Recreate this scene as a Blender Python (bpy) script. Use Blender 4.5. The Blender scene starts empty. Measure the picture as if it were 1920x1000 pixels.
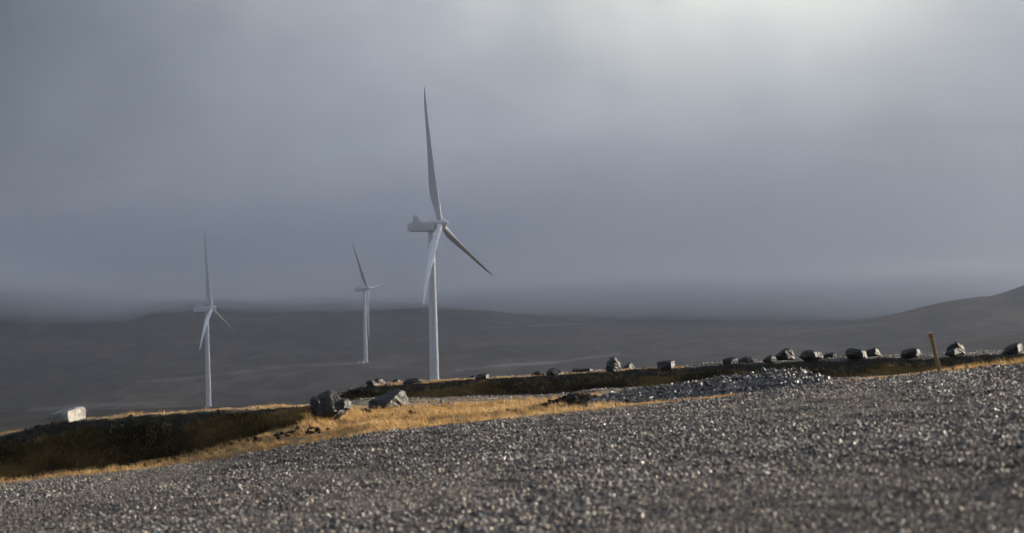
import bpy, bmesh, math, random
import numpy as np
from mathutils import Vector, Matrix, noise as mnoise

random.seed(7)
rng = np.random.default_rng(7)
scene = bpy.context.scene
COL = scene.collection
rad = math.radians

# ------------------------------------------------------------------ camera
FPX = 100.0 / 36.0 * 1920.0            # focal length in photo pixels
PITCH = math.atan(140.0 / FPX)
ROLL = rad(1.4)
_F = Vector((0, math.cos(PITCH), math.sin(PITCH)))
_U0 = Vector((0, -math.sin(PITCH), math.cos(PITCH)))
_R0 = Vector((1, 0, 0))
CR = _R0 * math.cos(ROLL) - _U0 * math.sin(ROLL)
CU = _R0 * math.sin(ROLL) + _U0 * math.cos(ROLL)
cam_data = bpy.data.cameras.new("camera")
cam_data.lens = 100.0
cam_data.sensor_width = 36.0
cam_data.sensor_fit = 'HORIZONTAL'
cam_data.clip_start = 0.5
cam_data.clip_end = 40000.0
cam_data.dof.use_dof = True
cam_data.dof.focus_distance = 115.0
cam_data.dof.aperture_fstop = 3.2
cam = bpy.data.objects.new("camera", cam_data)
COL.objects.link(cam)
M3 = Matrix((CR, CU, -_F)).transposed()
cam.matrix_world = M3.to_4x4()
scene.camera = cam


def ray(px, py):
    return _F + CR * ((px - 960.0) / FPX) - CU * ((py - 500.0) / FPX)


def at(px, py, d):
    """The place at depth y = d that the photograph shows at this pixel."""
    r = ray(px, py)
    return r * (d / r.y)


def to_px(p):
    f = p.dot(_F)
    return 960 + FPX * p.dot(CR) / f, 500 - FPX * p.dot(CU) / f


# ------------------------------------------------------------------ light
SUN_AZ, SUN_EL = 63.0, 9.5
SUN_DIR = Vector((math.sin(rad(SUN_AZ)) * math.cos(rad(SUN_EL)),
                  math.cos(rad(SUN_AZ)) * math.cos(rad(SUN_EL)),
                  math.sin(rad(SUN_EL))))
ld = bpy.data.lights.new("sun", 'SUN')
ld.energy = 5.0
ld.angle = rad(0.5)
ld.color = (1.0, 0.87, 0.70)
sun = bpy.data.objects.new("sun", ld)
COL.objects.link(sun)
sun.rotation_euler = (-SUN_DIR).to_track_quat('-Z', 'Y').to_euler()

scene.view_settings.view_transform = 'Standard'
scene.view_settings.look = 'None'
scene.view_settings.exposure = 1.4
scene.view_settings.gamma = 1.0
scene.cycles.volume_bounces = 4
scene.cycles.max_bounces = 8
scene.cycles.use_denoising = True


class NT:
    """small helper to write node trees"""
    def __init__(self, tree):
        self.t = tree
        self.t.nodes.clear()

    def n(self, kind, ins=None, **props):
        nd = self.t.nodes.new(kind)
        for k, v in props.items():
            setattr(nd, k, v)
        for k, v in (ins or {}).items():
            self.put(nd.inputs[k], v)
        return nd

    def put(self, sock, v):
        if isinstance(v, bpy.types.NodeSocket):
            self.t.links.new(v, sock)
        elif isinstance(v, bpy.types.Node):
            self.t.links.new(v.outputs[0], sock)
        else:
            sock.default_value = v

    def math(self, op, a, b=0.0, c=None, clamp=False):
        nd = self.n('ShaderNodeMath', operation=op, use_clamp=clamp)
        self.put(nd.inputs[0], a)
        self.put(nd.inputs[1], b)
        if c is not None:
            self.put(nd.inputs[2], c)
        return nd.outputs[0]

    def mix(self, f, a, b, blend='MIX'):
        nd = self.n('ShaderNodeMix', data_type='RGBA', blend_type=blend)
        self.put(nd.inputs[0], f)
        self.put(nd.inputs[6], a)
        self.put(nd.inputs[7], b)
        return nd.outputs[2]

    def ramp(self, f, stops, interp='LINEAR'):
        nd = self.n('ShaderNodeValToRGB', {0: f})
        cr = nd.color_ramp
        cr.interpolation = interp
        while len(cr.elements) < len(stops):
            cr.elements.new(0.5)
        for e, (p, c) in zip(cr.elements, stops):
            e.position = p
            e.color = (c[0], c[1], c[2], 1) if not isinstance(c, (int, float)) else (c, c, c, 1)
        return nd.outputs[0]

    def maprange(self, v, a, b, c, d, smooth=True):
        nd = self.n('ShaderNodeMapRange', interpolation_type='SMOOTHSTEP' if smooth else 'LINEAR')
        for k, x in zip(range(5), (v, a, b, c, d)):
            self.put(nd.inputs[k], x)
        return nd.outputs[0]


# ------------------------------------------------------------------ sky
world = bpy.data.worlds.new("World")
scene.world = world
world.use_nodes = True
w = NT(world.node_tree)
SKY_STRENGTH = 0.1
skytex = w.n('ShaderNodeTexSky', sky_type='NISHITA', sun_disc=False,
             sun_elevation=rad(SUN_EL), sun_rotation=rad(SUN_AZ))
tc = w.n('ShaderNodeTexCoord')
sep = w.n('ShaderNodeSeparateXYZ', {0: tc.outputs['Generated']})
X, Y, Z = sep.outputs
az = w.math('MULTIPLY', w.math('ARCTAN2', X, Y), 57.29578)          # degrees, 0 = +Y
el = w.math('MULTIPLY', w.math('ARCSINE', Z), 57.29578)
nz1 = w.n('ShaderNodeTexNoise', {'Vector': tc.outputs['Generated'], 'Scale': 9.0, 'Detail': 3.0, 'Roughness': 0.5})
nz2 = w.n('ShaderNodeTexNoise', {'Vector': tc.outputs['Generated'], 'Scale': 26.0, 'Detail': 4.0, 'Roughness': 0.55})
warp1 = w.math('SUBTRACT', nz1.outputs[0], 0.5)
warp2 = w.math('SUBTRACT', nz2.outputs[0], 0.5)
el_w = w.math('ADD', el, w.math('MULTIPLY', warp1, 3.0))
az_w = w.math('ADD', az, w.math('MULTIPLY', warp1, 5.0))
el_w2 = w.math('ADD', el_w, w.math('MULTIPLY', warp2, 1.4))
az_w2 = w.math('ADD', az_w, w.math('MULTIPLY', warp2, 3.0))
# the cloud deck: darker and bluer towards the horizon
deck = w.ramp(w.math('DIVIDE', w.math('MAXIMUM', el_w, 0.0), 90.0),
              [(0.0, (0.052, 0.061, 0.086)), (0.016, (0.088, 0.100, 0.134)), (0.036, (0.134, 0.150, 0.188)), (0.08, (0.128, 0.140, 0.168)),
               (0.16, (0.102, 0.113, 0.138)), (0.4, (0.155, 0.175, 0.215)), (1.0, (0.170, 0.192, 0.238))])


def gauss(a0, e0, sa, se, aa=az_w2, ee=el_w2):
    da = w.math('DIVIDE', w.math('SUBTRACT', aa, a0), sa)
    de = w.math('DIVIDE', w.math('SUBTRACT', ee, e0), se)
    r2 = w.math('ADD', w.math('MULTIPLY', da, da), w.math('MULTIPLY', de, de))
    return w.math('EXPONENT', w.math('MULTIPLY', r2, -1.0))


glow1 = gauss(5.9, 8.5, 4.3, 2.8)        # thin cloud in front of brighter sky
glow2 = gauss(2.6, 8.2, 7.0, 4.0)
dark1 = gauss(-13.0, 5.6, 6.0, 7.5)      # heavier cloud on the left
dark3 = gauss(-12.0, 8.6, 4.6, 3.4)
dark2 = gauss(8.6, 3.4, 3.0, 1.6)        # dark fold on the right
col = w.mix(w.math('MULTIPLY', dark1, 0.85), deck, (0.022, 0.029, 0.043, 1))
col = w.mix(w.math('MULTIPLY', dark3, 0.75), col, (0.013, 0.018, 0.028, 1))
col = w.mix(w.math('MULTIPLY', dark2, 0.45), col, (0.062, 0.071, 0.092, 1))
g2 = w.n('ShaderNodeVectorMath', {0: (0.108, 0.103, 0.084)}, operation='SCALE')
w.put(g2.inputs['Scale'], glow2)
g1 = w.n('ShaderNodeVectorMath', {0: (0.270, 0.258, 0.200)}, operation='SCALE')
w.put(g1.inputs['Scale'], glow1)
col = w.mix(1.0, col, g2.outputs[0], 'ADD')
col = w.mix(1.0, col, g1.outputs[0], 'ADD')
# heavier cloud in the half of the sky behind the viewer
back = w.math('MAXIMUM', w.maprange(Y, -0.25, 0.45, 0.42, 1.0), w.maprange(Z, 0.25, 0.7, 0.0, 1.0))
bk = w.n('ShaderNodeVectorMath', {0: col}, operation='SCALE')
w.put(bk.inputs['Scale'], back)
col = bk.outputs[0]
# uneven texture of the cloud
mpw = w.n('ShaderNodeMapping', {'Vector': tc.outputs['Generated'], 'Scale': (1.0, 1.0, 1.7), 'Rotation': (0, rad(28), 0)})
nz3 = w.n('ShaderNodeTexNoise', {'Vector': mpw.outputs[0], 'Scale': 13.0, 'Detail': 6.0, 'Roughness': 0.55, 'Distortion': 0.6})
tex = w.maprange(nz3.outputs[0], 0.30, 0.70, 0.93, 1.07)
bk = w.n('ShaderNodeVectorMath', {0: col}, operation='SCALE')
w.put(bk.inputs['Scale'], tex)
col = bk.outputs[0]
# clouds over the clear sky, both inside one Background
ten = w.n('ShaderNodeVectorMath', {0: col, 1: (1 / SKY_STRENGTH,) * 3}, operation='MULTIPLY')
skyc = w.mix(0.95, skytex.outputs[0], ten.outputs[0])
bg = w.n('ShaderNodeBackground', {'Color': skyc, 'Strength': SKY_STRENGTH})
w.n('ShaderNodeOutputWorld', {'Surface': bg.outputs[0]})


# ------------------------------------------------------------------ numpy helpers
_perm = np.random.default_rng(11).random((256, 256))


def vnoise(x, y):
    x = np.asarray(x, float); y = np.asarray(y, float)
    xi = np.floor(x).astype(int); yi = np.floor(y).astype(int)
    fx = x - xi; fy = y - yi
    fx = fx * fx * (3 - 2 * fx); fy = fy * fy * (3 - 2 * fy)
    p = lambda a, b: _perm[a & 255, b & 255]
    return ((p(xi, yi) * (1 - fx) + p(xi + 1, yi) * fx) * (1 - fy)
            + (p(xi, yi + 1) * (1 - fx) + p(xi + 1, yi + 1) * fx) * fy) * 2 - 1


def fbm(x, y, octs=4, gain=0.5):
    s = 0.0; a = 1.0
    for i in range(octs):
        s = s + a * vnoise(x * 2 ** i + 17.3 * i, y * 2 ** i - 9.1 * i)
        a *= gain
    return s


def sstep(a, b, x):
    t = np.clip((x - a) / (b - a), 0, 1)
    return t * t * (3 - 2 * t)


def mesh_np(name, V, F, attrs=None, mats=(), smooth=False):
    V = np.ascontiguousarray(V, np.float32); F = np.ascontiguousarray(F, np.int32)
    k = F.shape[1]
    me = bpy.data.meshes.new(name)
    me.vertices.add(len(V)); me.vertices.foreach_set('co', V.ravel())
    me.loops.add(F.size); me.loops.foreach_set('vertex_index', F.ravel())
    me.polygons.add(len(F))
    me.polygons.foreach_set('loop_start', np.arange(0, F.size, k, dtype=np.int32))
    me.update(calc_edges=True)
    me.polygons.foreach_set('use_smooth', np.full(len(F), smooth))
    for an, av in (attrs or {}).items():
        at_ = me.attributes.new(an, 'FLOAT', 'POINT')
        at_.data.foreach_set('value', np.ascontiguousarray(av, np.float32))
    for m in mats:
        me.materials.append(m)
    me.validate()
    return me


def link(name, me, parent=None, loc=None):
    o = bpy.data.objects.new(name, me)
    COL.objects.link(o)
    if parent is not None:
        o.parent = parent
    if loc is not None:
        o.location = loc
    return o


def tag(o, label=None, cat=None, group=None, kind=None):
    if label: o['label'] = label
    if cat: o['category'] = cat
    if group: o['group'] = group
    if kind: o['kind'] = kind
    return o


# ------------------------------------------------------------------ materials
def new_mat(name):
    m = bpy.data.materials.new(name)
    m.use_nodes = True
    return m, NT(m.node_tree)


def finish(t, color, rough=0.8, spec=0.3, bump=None, bump_d=0.01, bump_s=1.0, normal=None):
    b = t.n('ShaderNodeBsdfPrincipled', {'Base Color': color, 'Roughness': rough, 'Specular IOR Level': spec})
    if bump is not None:
        bn = t.n('ShaderNodeBump', {'Height': bump, 'Distance': bump_d, 'Strength': bump_s})
        t.put(b.inputs['Normal'], bn.outputs[0])
    t.n('ShaderNodeOutputMaterial', {'Surface': b.outputs[0]})
    return b


def pos(t):
    return t.n('ShaderNodeNewGeometry').outputs['Position']


def objco(t):
    return t.n('ShaderNodeTexCoord').outputs['Object']


def noise(t, v, scale, detail=4.0, rough=0.55):
    return t.n('ShaderNodeTexNoise', {'Vector': v, 'Scale': scale, 'Detail': detail, 'Roughness': rough}).outputs[0]


def attr(t, name):
    return t.n('ShaderNodeAttribute', attribute_name=name).outputs['Fac']


# near ground: gravel / straw turf / peat by zone attributes
M_ground, t = new_mat("ground_mix")
P = pos(t)
n_big = noise(t, P, 0.9, 4); n_mid = noise(t, P, 6.0, 5); n_fine = noise(t, P, 45.0, 4)
vor = t.n('ShaderNodeTexVoronoi', {'Vector': P, 'Scale': 38.0, 'Randomness': 1.0})
c_grav = t.ramp(vor.outputs['Color'], [(0.0, (0.045, 0.044, 0.043)), (0.45, (0.075, 0.072, 0.068)),
                                       (0.8, (0.11, 0.104, 0.095)), (1.0, (0.26, 0.24, 0.21))])
c_fines = t.mix(n_mid, (0.062, 0.058, 0.053, 1), (0.125, 0.114, 0.100, 1))
c_grav = t.mix(0.55, c_grav, c_fines)
c_turf = t.ramp(n_mid, [(0.25, (0.17, 0.10, 0.045)), (0.5, (0.33, 0.205, 0.085)), (0.75, (0.43, 0.285, 0.12))])
c_peat = t.ramp(n_mid, [(0.3, (0.012, 0.011, 0.008)), (0.55, (0.030, 0.027, 0.014)), (0.8, (0.060, 0.046, 0.020))])
wt = t.math('ADD', attr(t, 'turf'), t.math('MULTIPLY', t.math('SUBTRACT', n_mid, 0.5), 0.9))
wt = t.maprange(wt, 0.35, 0.65, 0, 1)
wp = t.math('ADD', attr(t, 'peat'), t.math('MULTIPLY', t.math('SUBTRACT', n_mid, 0.5), 0.8))
wp = t.maprange(wp, 0.35, 0.65, 0, 1)
c = t.mix(wt, c_grav, c_turf)
c = t.mix(wp, c, c_peat)
h = t.math('ADD', t.math('MULTIPLY', n_fine, 0.5), t.math('MULTIPLY', vor.outputs['Distance'], -0.8))
finish(t, c, 0.85, 0.2, h, 0.03, 1.0)

# stones: one grey value per stone
M_stone, t = new_mat("gravel_stone")
ti = attr(t, 'tint'); hu = attr(t, 'hue')
base = t.ramp(ti, [(0.0, (0.028, 0.028, 0.028)), (0.5, (0.060, 0.060, 0.059)), (0.78, (0.112, 0.110, 0.106)),
                   (0.91, (0.23, 0.222, 0.205)), (1.0, (0.56, 0.53, 0.48))])
warm = t.mix(hu, (1.16, 1.14, 1.08, 1), (1.50, 1.14, 0.86, 1))
base = t.mix(1.0, base, warm, 'MULTIPLY')
gn = noise(t, objco(t), 120.0, 3)
mps = t.n('ShaderNodeMapping', {'Vector': pos(t), 'Scale': (0.22, 0.16, 1.0)})
dust = noise(t, mps.outputs[0], 1.0, 4, 0.6)
base = t.mix(1.0, base, t.ramp(dust, [(0.32, 0.76), (0.68, 1.6)]), 'MULTIPLY')
base = t.mix(1.0, base, t.ramp(gn, [(0.3, 0.75), (0.7, 1.2)]), 'MULTIPLY')
finish(t, base, 0.45, 0.45, gn, 0.004, 0.6)

M_darkstone, t = new_mat("dark_stone")
base = t.ramp(attr(t, 'tint'), [(0.0, (0.010, 0.010, 0.010)), (0.6, (0.026, 0.025, 0.024)), (1.0, (0.085, 0.082, 0.076))])
gn = noise(t, objco(t), 60.0, 3)
finish(t, base, 0.7, 0.2, gn, 0.004, 0.6)

M_rubble, t = new_mat("crushed_rock")
ti = attr(t, 'tint')
base = t.ramp(ti, [(0.0, (0.024, 0.022, 0.020)), (0.5, (0.072, 0.067, 0.059)), (0.82, (0.18, 0.168, 0.145)), (1.0, (0.42, 0.395, 0.34))])
gn = noise(t, objco(t), 40.0, 4)
base = t.mix(1.0, base, t.ramp(gn, [(0.3, 0.7), (0.7, 1.25)]), 'MULTIPLY')
finish(t, base, 0.42, 0.5, gn, 0.008, 0.5)


def rock_mat(name, dark, light, lichen, lich_amt, rough=0.62):
    m, t = new_mat(name)
    o = objco(t)
    n1 = noise(t, o, 4.0, 6, 0.6); n2 = noise(t, o, 16.0, 6, 0.65); n3 = noise(t, o, 60.0, 4, 0.6)
    c = t.mix(t.maprange(n1, 0.35, 0.65, 0, 1), dark, light)
    c = t.mix(1.0, c, t.ramp(n2, [(0.3, 0.65), (0.7, 1.3)]), 'MULTIPLY')
    c = t.mix(t.maprange(n2, 0.62 - lich_amt, 0.72 - lich_amt, 0, 0.8), c, lichen)
    hh = t.math('ADD', t.math('MULTIPLY', n2, 0.7), t.math('MULTIPLY', n3, 0.35))
    finish(t, c, rough, 0.3, hh, 0.012, 1.0)
    return m


M_rock_dark = rock_mat("dark_basalt", (0.008, 0.009, 0.010, 1), (0.025, 0.026, 0.028, 1), (0.18, 0.235, 0.215, 1), -0.01, 0.6)
M_rock_grey = rock_mat("grey_lichened_rock", (0.022, 0.023, 0.023, 1), (0.052, 0.052, 0.049, 1), (0.24, 0.31, 0.27, 1), 0.0, 0.6)
M_rock_pale = rock_mat("pale_granite", (0.17, 0.168, 0.158, 1), (0.36, 0.35, 0.325, 1), (0.06, 0.075, 0.066, 1), 0.04, 0.85)


def blade_mat(name, stops, trans=0.35):
    m, t = new_mat(name)
    c = t.ramp(attr(t, 'tint'), stops)
    d = t.n('ShaderNodeBsdfDiffuse', {'Color': c})
    tr = t.n('ShaderNodeBsdfTranslucent', {'Color': c})
    mx = t.n('ShaderNodeMixShader', {0: trans, 1: d.outputs[0], 2: tr.outputs[0]})
    t.n('ShaderNodeOutputMaterial', {'Surface': mx.outputs[0]})
    return m


M_grass = blade_mat("straw_grass", [(0.0, (0.15, 0.080, 0.030)), (0.35, (0.41, 0.255, 0.105)), (0.75, (0.55, 0.38, 0.18)), (1.0, (0.66, 0.49, 0.27))], 0.4)
M_heath = blade_mat("heather_leaves", [(0.0, (0.030, 0.024, 0.013)), (0.35, (0.090, 0.071, 0.030)), (0.65, (0.19, 0.135, 0.055)), (1.0, (0.38, 0.26, 0.11))], 0.25)

M_peat, t = new_mat("peat_soil")
gn = noise(t, pos(t), 30.0, 5)
finish(t, t.ramp(gn, [(0.3, (0.014, 0.011, 0.009)), (0.7, (0.046, 0.034, 0.024))]), 0.95, 0.1, gn, 0.04, 1.0)

# moorland and hills
M_moor, t = new_mat("moorland")
P = pos(t)
mp = t.n('ShaderNodeMapping', {'Vector': P, 'Scale': (1.0, 0.22, 1.0)})
a1 = noise(t, mp.outputs[0], 0.006, 6, 0.6); a2 = noise(t, mp.outputs[0], 0.035, 6, 0.65); a3 = noise(t, mp.outputs[0], 0.10, 4, 0.6)
c = t.ramp(a1, [(0.36, (0.034, 0.026, 0.017)), (0.5, (0.062, 0.046, 0.030)), (0.64, (0.100, 0.072, 0.044))])
c = t.mix(1.0, c, t.ramp(a2, [(0.36, 0.55), (0.64, 1.45)]), 'MULTIPLY')
c = t.mix(t.maprange(a3, 0.70, 0.76, 0, 0.8), c, (0.36, 0.34, 0.31, 1))
tk = t.math('MULTIPLY', attr(t, 'track'), t.maprange(a2, 0.30, 0.6, 0.35, 1.0))
c = t.mix(tk, c, (0.30, 0.28, 0.25, 1))
finish(t, c, 0.95, 0.1, a2, 4.0, 0.6)

M_white, t = new_mat("white_gelcoat")
gn = noise(t, objco(t), 0.35, 4)
finish(t, t.mix(gn, (0.79, 0.81, 0.83, 1), (0.84, 0.85, 0.86, 1)), 0.35, 0.5)
M_darkmetal, t = new_mat("dark_metal")
gn = noise(t, objco(t), 3.0, 3)
finish(t, t.mix(gn, (0.05, 0.052, 0.055, 1), (0.11, 0.112, 0.115, 1)), 0.5, 0.5)
M_offwhite, t = new_mat("weathered_white_paint")
gn = noise(t, objco(t), 1.2, 4)
finish(t, t.mix(gn, (0.60, 0.60, 0.58, 1), (0.78, 0.78, 0.76, 1)), 0.6, 0.4)
M_post, t = new_mat("ochre_painted_wood")
mp = t.n('ShaderNodeMapping', {'Vector': objco(t), 'Scale': (40.0, 40.0, 3.0)})
gn = noise(t, mp.outputs[0], 1.0, 5)
finish(t, t.ramp(gn, [(0.3, (0.15, 0.110, 0.026)), (0.6, (0.26, 0.205, 0.060)), (0.8, (0.36, 0.30, 0.13))]), 0.6, 0.35, gn, 0.003)
M_red, t = new_mat("red_reflector")
gn = noise(t, objco(t), 90.0, 2)
finish(t, t.mix(gn, (0.35, 0.012, 0.008, 1), (0.55, 0.03, 0.02, 1)), 0.25, 0.6)

# ------------------------------------------------------------------ terrain
PXS = np.arange(-1250, 3170, 8.0)


def rail(pts, d, pxs=PXS):
    """pts: photo pixels (px, py); d: depth or list of (px, d). Gives u = x/y and depth and z at each px."""
    pts = sorted(pts)
    xs = np.array([p[0] for p in pts], float); ys = np.array([p[1] for p in pts], float)
    py = np.interp(pxs, xs, ys)
    if isinstance(d, (int, float)):
        dd = np.full(len(pxs), float(d))
    else:
        dd = np.interp(pxs, [q[0] for q in d], [q[1] for q in d])
    U = np.empty(len(pxs)); Zz = np.empty(len(pxs))
    for i in range(len(pxs)):
        p = at(pxs[i], py[i], dd[i])
        U[i] = p.x / p.y; Zz[i] = p.z
    o = np.argsort(U)
    return U[o], dd[o], Zz[o]


def on(u, r):
    return np.interp(u, r[0], r[1]), np.interp(u, r[0], r[2])


def plane_z(x):
    return -1.30 + 0.0875 * x


EDGE = rail([(-1250, 1043), (0, 911), (200, 889), (420, 866), (560, 842), (700, 817), (900, 794), (1100, 774),
             (1180, 764), (1370, 746), (1560, 722), (1760, 701), (1920, 685), (3170, 560)], 44.0)
BASE = rail([(-1250, 1005), (0, 899), (120, 886), (230, 873), (330, 856), (420, 834), (500, 811), (580, 790), (640, 784),
             (700, 780), (900, 770), (1100, 757), (1180, 752), (1370, 738), (1560, 719), (1760, 700), (1920, 686), (3170, 566)],
            [(-1250, 47.5), (230, 47.5), (420, 47.7), (580, 48.2), (640, 50.5), (3170, 51)])
CREST = rail([(-1250, 950), (0, 816), (90, 799), (200, 787), (300, 778), (390, 771), (500, 766), (580, 764), (640, 773),
              (700, 774), (900, 765), (1100, 752), (1180, 748), (1370, 735), (1560, 719), (1760, 702), (1920, 689), (3170, 572)],
             [(-1250, 48.3), (0, 48.5), (230, 48.4), (420, 48.5), (580, 48.9), (640, 53), (3170, 53)])
PADB = rail([(-1250, 940), (0, 814), (90, 797), (200, 785), (300, 776), (390, 769), (500, 763), (580, 760), (640, 762),
             (700, 762), (900, 756), (1100, 746), (1180, 742), (1370, 728), (1560, 719), (1760, 703), (1920, 690), (3170, 576)],
            [(-1250, 50.0), (0, 50.3), (230, 51.0), (420, 51.2), (580, 54), (640, 60), (3170, 60)])
BERM0 = rail([(-1250, 1150), (0, 960), (300, 880), (480, 800), (560, 768), (600, 758), (640, 753), (700, 750), (800, 746), (900, 743), (1000, 741), (1050, 739),
              (1200, 727), (1400, 715), (1560, 712), (1750, 700), (1920, 688), (3170, 590)], 75.0)
BERM1 = rail([(-1250, 1150), (0, 960), (300, 880), (480, 805), (560, 775), (600, 765), (625, 753), (640, 744), (655, 736), (675, 729), (700, 724), (800, 718), (900, 713),
              (1000, 708), (1100, 701), (1230, 694), (1360, 685), (1470, 678), (1600, 674), (1750, 671), (1920, 664), (3170, 590)],
             [(-1250, 75.8), (700, 75.65), (1920, 75.72), (3170, 75.72)])
BACK = rail([(-1250, 1150), (0, 960), (300, 890), (480, 830), (560, 800), (600, 780), (640, 752), (675, 728), (700, 719.5), (800, 713.5), (900, 708.5), (1000, 703.5),
             (1100, 696.5), (1230, 689.5), (1360, 680), (1470, 672), (1600, 668), (1750, 664), (1920, 656), (3170, 575)],
            [(-1250, 83), (700, 83), (1600, 84), (1920, 87), (3170, 87)])


def near_z(u, d):
    """ground height for arrays of u = x/y and depth d, 2 m .. 110 m"""
    x = u * d
    zs = []; ds = []
    de, ze = on(u, EDGE)
    ctrl = [(np.full_like(u, 2.0), plane_z(u * 2.0)), (np.full_like(u, 34.0), plane_z(u * 34.0)), (de, ze)]
    for r in (BASE, CREST, PADB, BERM0, BERM1, BACK):
        a, b = on(u, r)
        ctrl.append((a, b))
    ctrl.append((np.full_like(u, 96.0), np.minimum(ctrl[-1][1] - 1.5, -4.0)))
    ctrl.append((np.full_like(u, 112.0), np.full_like(u, -7.0)))
    z = np.array(ctrl[0][1], float)
    for (d0, z0), (d1, z1) in zip(ctrl[:-1], ctrl[1:]):
        tt = np.clip((d - d0) / np.maximum(d1 - d0, 1e-3), 0, 1)
        z = np.where(d >= d0, z0 + (z1 - z0) * tt, z)
    return z


def ground_bumps(x, y):
    amp = 0.012 + 0.028 * sstep(43.5, 46, y)
    return amp * fbm(x * 0.9, y * 0.9, 4) + 0.4 * amp * fbm(x * 5, y * 5, 3)


def ground_h(x, y):
    x = np.asarray(x, float); y = np.asarray(y, float)
    return near_z(x / y, y) + ground_bumps(x, y)


US = np.linspace(-0.41, 0.41, 700)
DS = np.concatenate([np.linspace(2, 12, 12), np.linspace(12.5, 43, 90), np.linspace(43.15, 56, 110),
                     np.linspace(56.3, 74, 60), np.linspace(74.1, 77.5, 90), np.linspace(77.8, 112, 60)])
UU, DD = np.meshgrid(US, DS)
XX = UU * DD
# knock the corners off the banks a little: average of three depths
ZZ = (near_z(UU, DD) * 2 + near_z(UU, DD - 0.09) + near_z(UU, DD + 0.09)) / 4 + ground_bumps(XX, DD)
PXU = 960 + UU * FPX                      # about the photo column, for zones


def zones(u, d):
    px = 960 + u * FPX
    x = u * d
    jit = 0.55 * fbm(x * 0.8, d * 0.35, 3)
    edge = 44.0 + jit * 0.6
    b, _ = on(u, BASE); cr, _ = on(u, CREST)
    left = 1 - sstep(560, 640, px)
    right = sstep(1120, 1240, px)
    turf_end = left * (b + 0.3) + (1 - left) * ((1 - right) * (58.5 + 3.0 * jit) + right * (45.8 + jit))
    past = sstep(-0.15, 0.25, d - edge)
    turf = past * (1 - sstep(-0.3, 0.5, d - turf_end))
    turf = np.maximum(turf, 0.50 * past * (1 - right) * sstep(640, 700, px) * (d < 74) * (d > 58))   # thin grass on the pad
    turf = np.maximum(turf, left * 0.62 * (d > cr + 0.15) * (d < 56))
    bank = left * sstep(-0.1, 0.2, d - b) * (1 - sstep(0.0, 0.14, d - cr))
    b0, _ = on(u, BERM0); b1, _ = on(u, BERM1)
    berm = sstep(600, 650, px) * sstep(-0.2, 0.1, d - b0) * (1 - sstep(0.0, 0.14, d - b1))
    top = sstep(640, 700, px) * (1 - sstep(1050, 1200, px)) * sstep(0.1, 0.4, d - b1) * (d < 84)
    turf = np.maximum(turf, top * 0.55)
    peat = np.maximum(bank, berm)
    far = sstep(88, 96, d)
    peat = np.maximum(peat, far)
    return turf, peat, bank, berm


TURF, PEAT, BANKM, BERMM = zones(UU, DD)
V = np.stack([XX.ravel(), DD.ravel(), ZZ.ravel()], 1)
nr, nc = UU.shape
ii = np.arange(nr * nc).reshape(nr, nc)
Fq = np.stack([ii[:-1, :-1].ravel(), ii[:-1, 1:].ravel(), ii[1:, 1:].ravel(), ii[1:, :-1].ravel()], 1)
g = link("ground", mesh_np("ground", V, Fq, {'turf': TURF.ravel(), 'peat': PEAT.ravel()}, [M_ground], True))
tag(g, "gravel ground rising to the right with straw turf and dark heather banks behind", "ground", kind='structure')

# ---- moorland valley and hills
FR = [rail([(-1250, 1000), (3170, 900)], 112.0)]
U0 = FR[0][0]
flat = lambda d, z: (U0, np.full(len(U0), float(d)), np.full(len(U0), float(z)))
FR = [flat(111.0, -7.0), flat(400, -17.0), flat(1240, -25.5),
      rail([(-1250, 860), (0, 800), (390, 768), (815, 746), (1200, 702), (1600, 669), (1700, 651), (1800, 636), (1920, 622), (2200, 600), (3170, 590)], 2185.0),
      rail([(-1250, 830), (0, 780), (390, 755), (815, 736), (1200, 705), (1600, 676), (1920, 645), (3170, 620)], 2420.0),
      rail([(-1250, 760), (0, 718), (300, 700), (685, 678), (1200, 666), (1600, 648), (1920, 618), (3170, 580)], 2996.0),
      rail([(-1250, 700), (0, 675), (685, 651), (1100, 647), (1300, 642), (1440, 634), (1550, 618), (1640, 600), (1720, 580), (1780, 567), (1810, 562),
            (1860, 556), (1885, 548), (1920, 535), (1990, 508), (2100, 490), (2400, 480), (3170, 480)], 3500.0),
      rail([(-1250, 670), (0, 648), (685, 632), (1100, 634), (1300, 631), (1440, 627), (1640, 614), (1920, 575), (3170, 530)], 3900.0),
      rail([(-1250, 610), (0, 601), (685, 599), (1100, 605), (1300, 608), (1600, 600), (1920, 560), (3170, 520)], [(-1250, 4120), (0, 4120), (250, 4300), (500, 4500), (3170, 4500)]),
      rail([(-1250, 545), (0, 545), (960, 545), (1920, 530), (3170, 500)], [(-1250, 4450), (0, 4450), (250, 4850), (500, 5150), (3170, 5200)]),
      rail([(-1250, 500), (960, 498), (1920, 490), (3170, 480)], 6200.0),
      rail([(-1250, 512), (960, 510), (3170, 500)], 7000.0)]


def far_z(u, d):
    ctrl = [on(u, r) for r in FR]
    ctrl = [(np.maximum(a, 1.0), b) for a, b in ctrl]
    z = np.array(ctrl[0][1], float)
    for (d0, z0), (d1, z1) in zip(ctrl[:-1], ctrl[1:]):
        tt = np.clip((d - d0) / (d1 - d0), 0, 1)
        tt = 0.6 * tt + 0.4 * tt * tt * (3 - 2 * tt)
        z = np.where(d >= d0, z0 + (z1 - z0) * tt, z)
    x = u * d
    amp = 0.3 + 2.4 * sstep(600, 3500, d)
    z = z + amp * fbm(x / 260, d / 420, 4) * 0.8 + 0.25 * amp * fbm(x / 40, d / 90, 3)
    return z


US2 = np.linspace(-0.27, 0.27, 420)
DS2 = np.concatenate([np.geomspace(111, 1800, 70), np.linspace(1820, 5300, 190), np.linspace(5350, 7000, 34)])
UU2, DD2 = np.meshgrid(US2, DS2)
ZZ2 = far_z(UU2, DD2)
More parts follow.
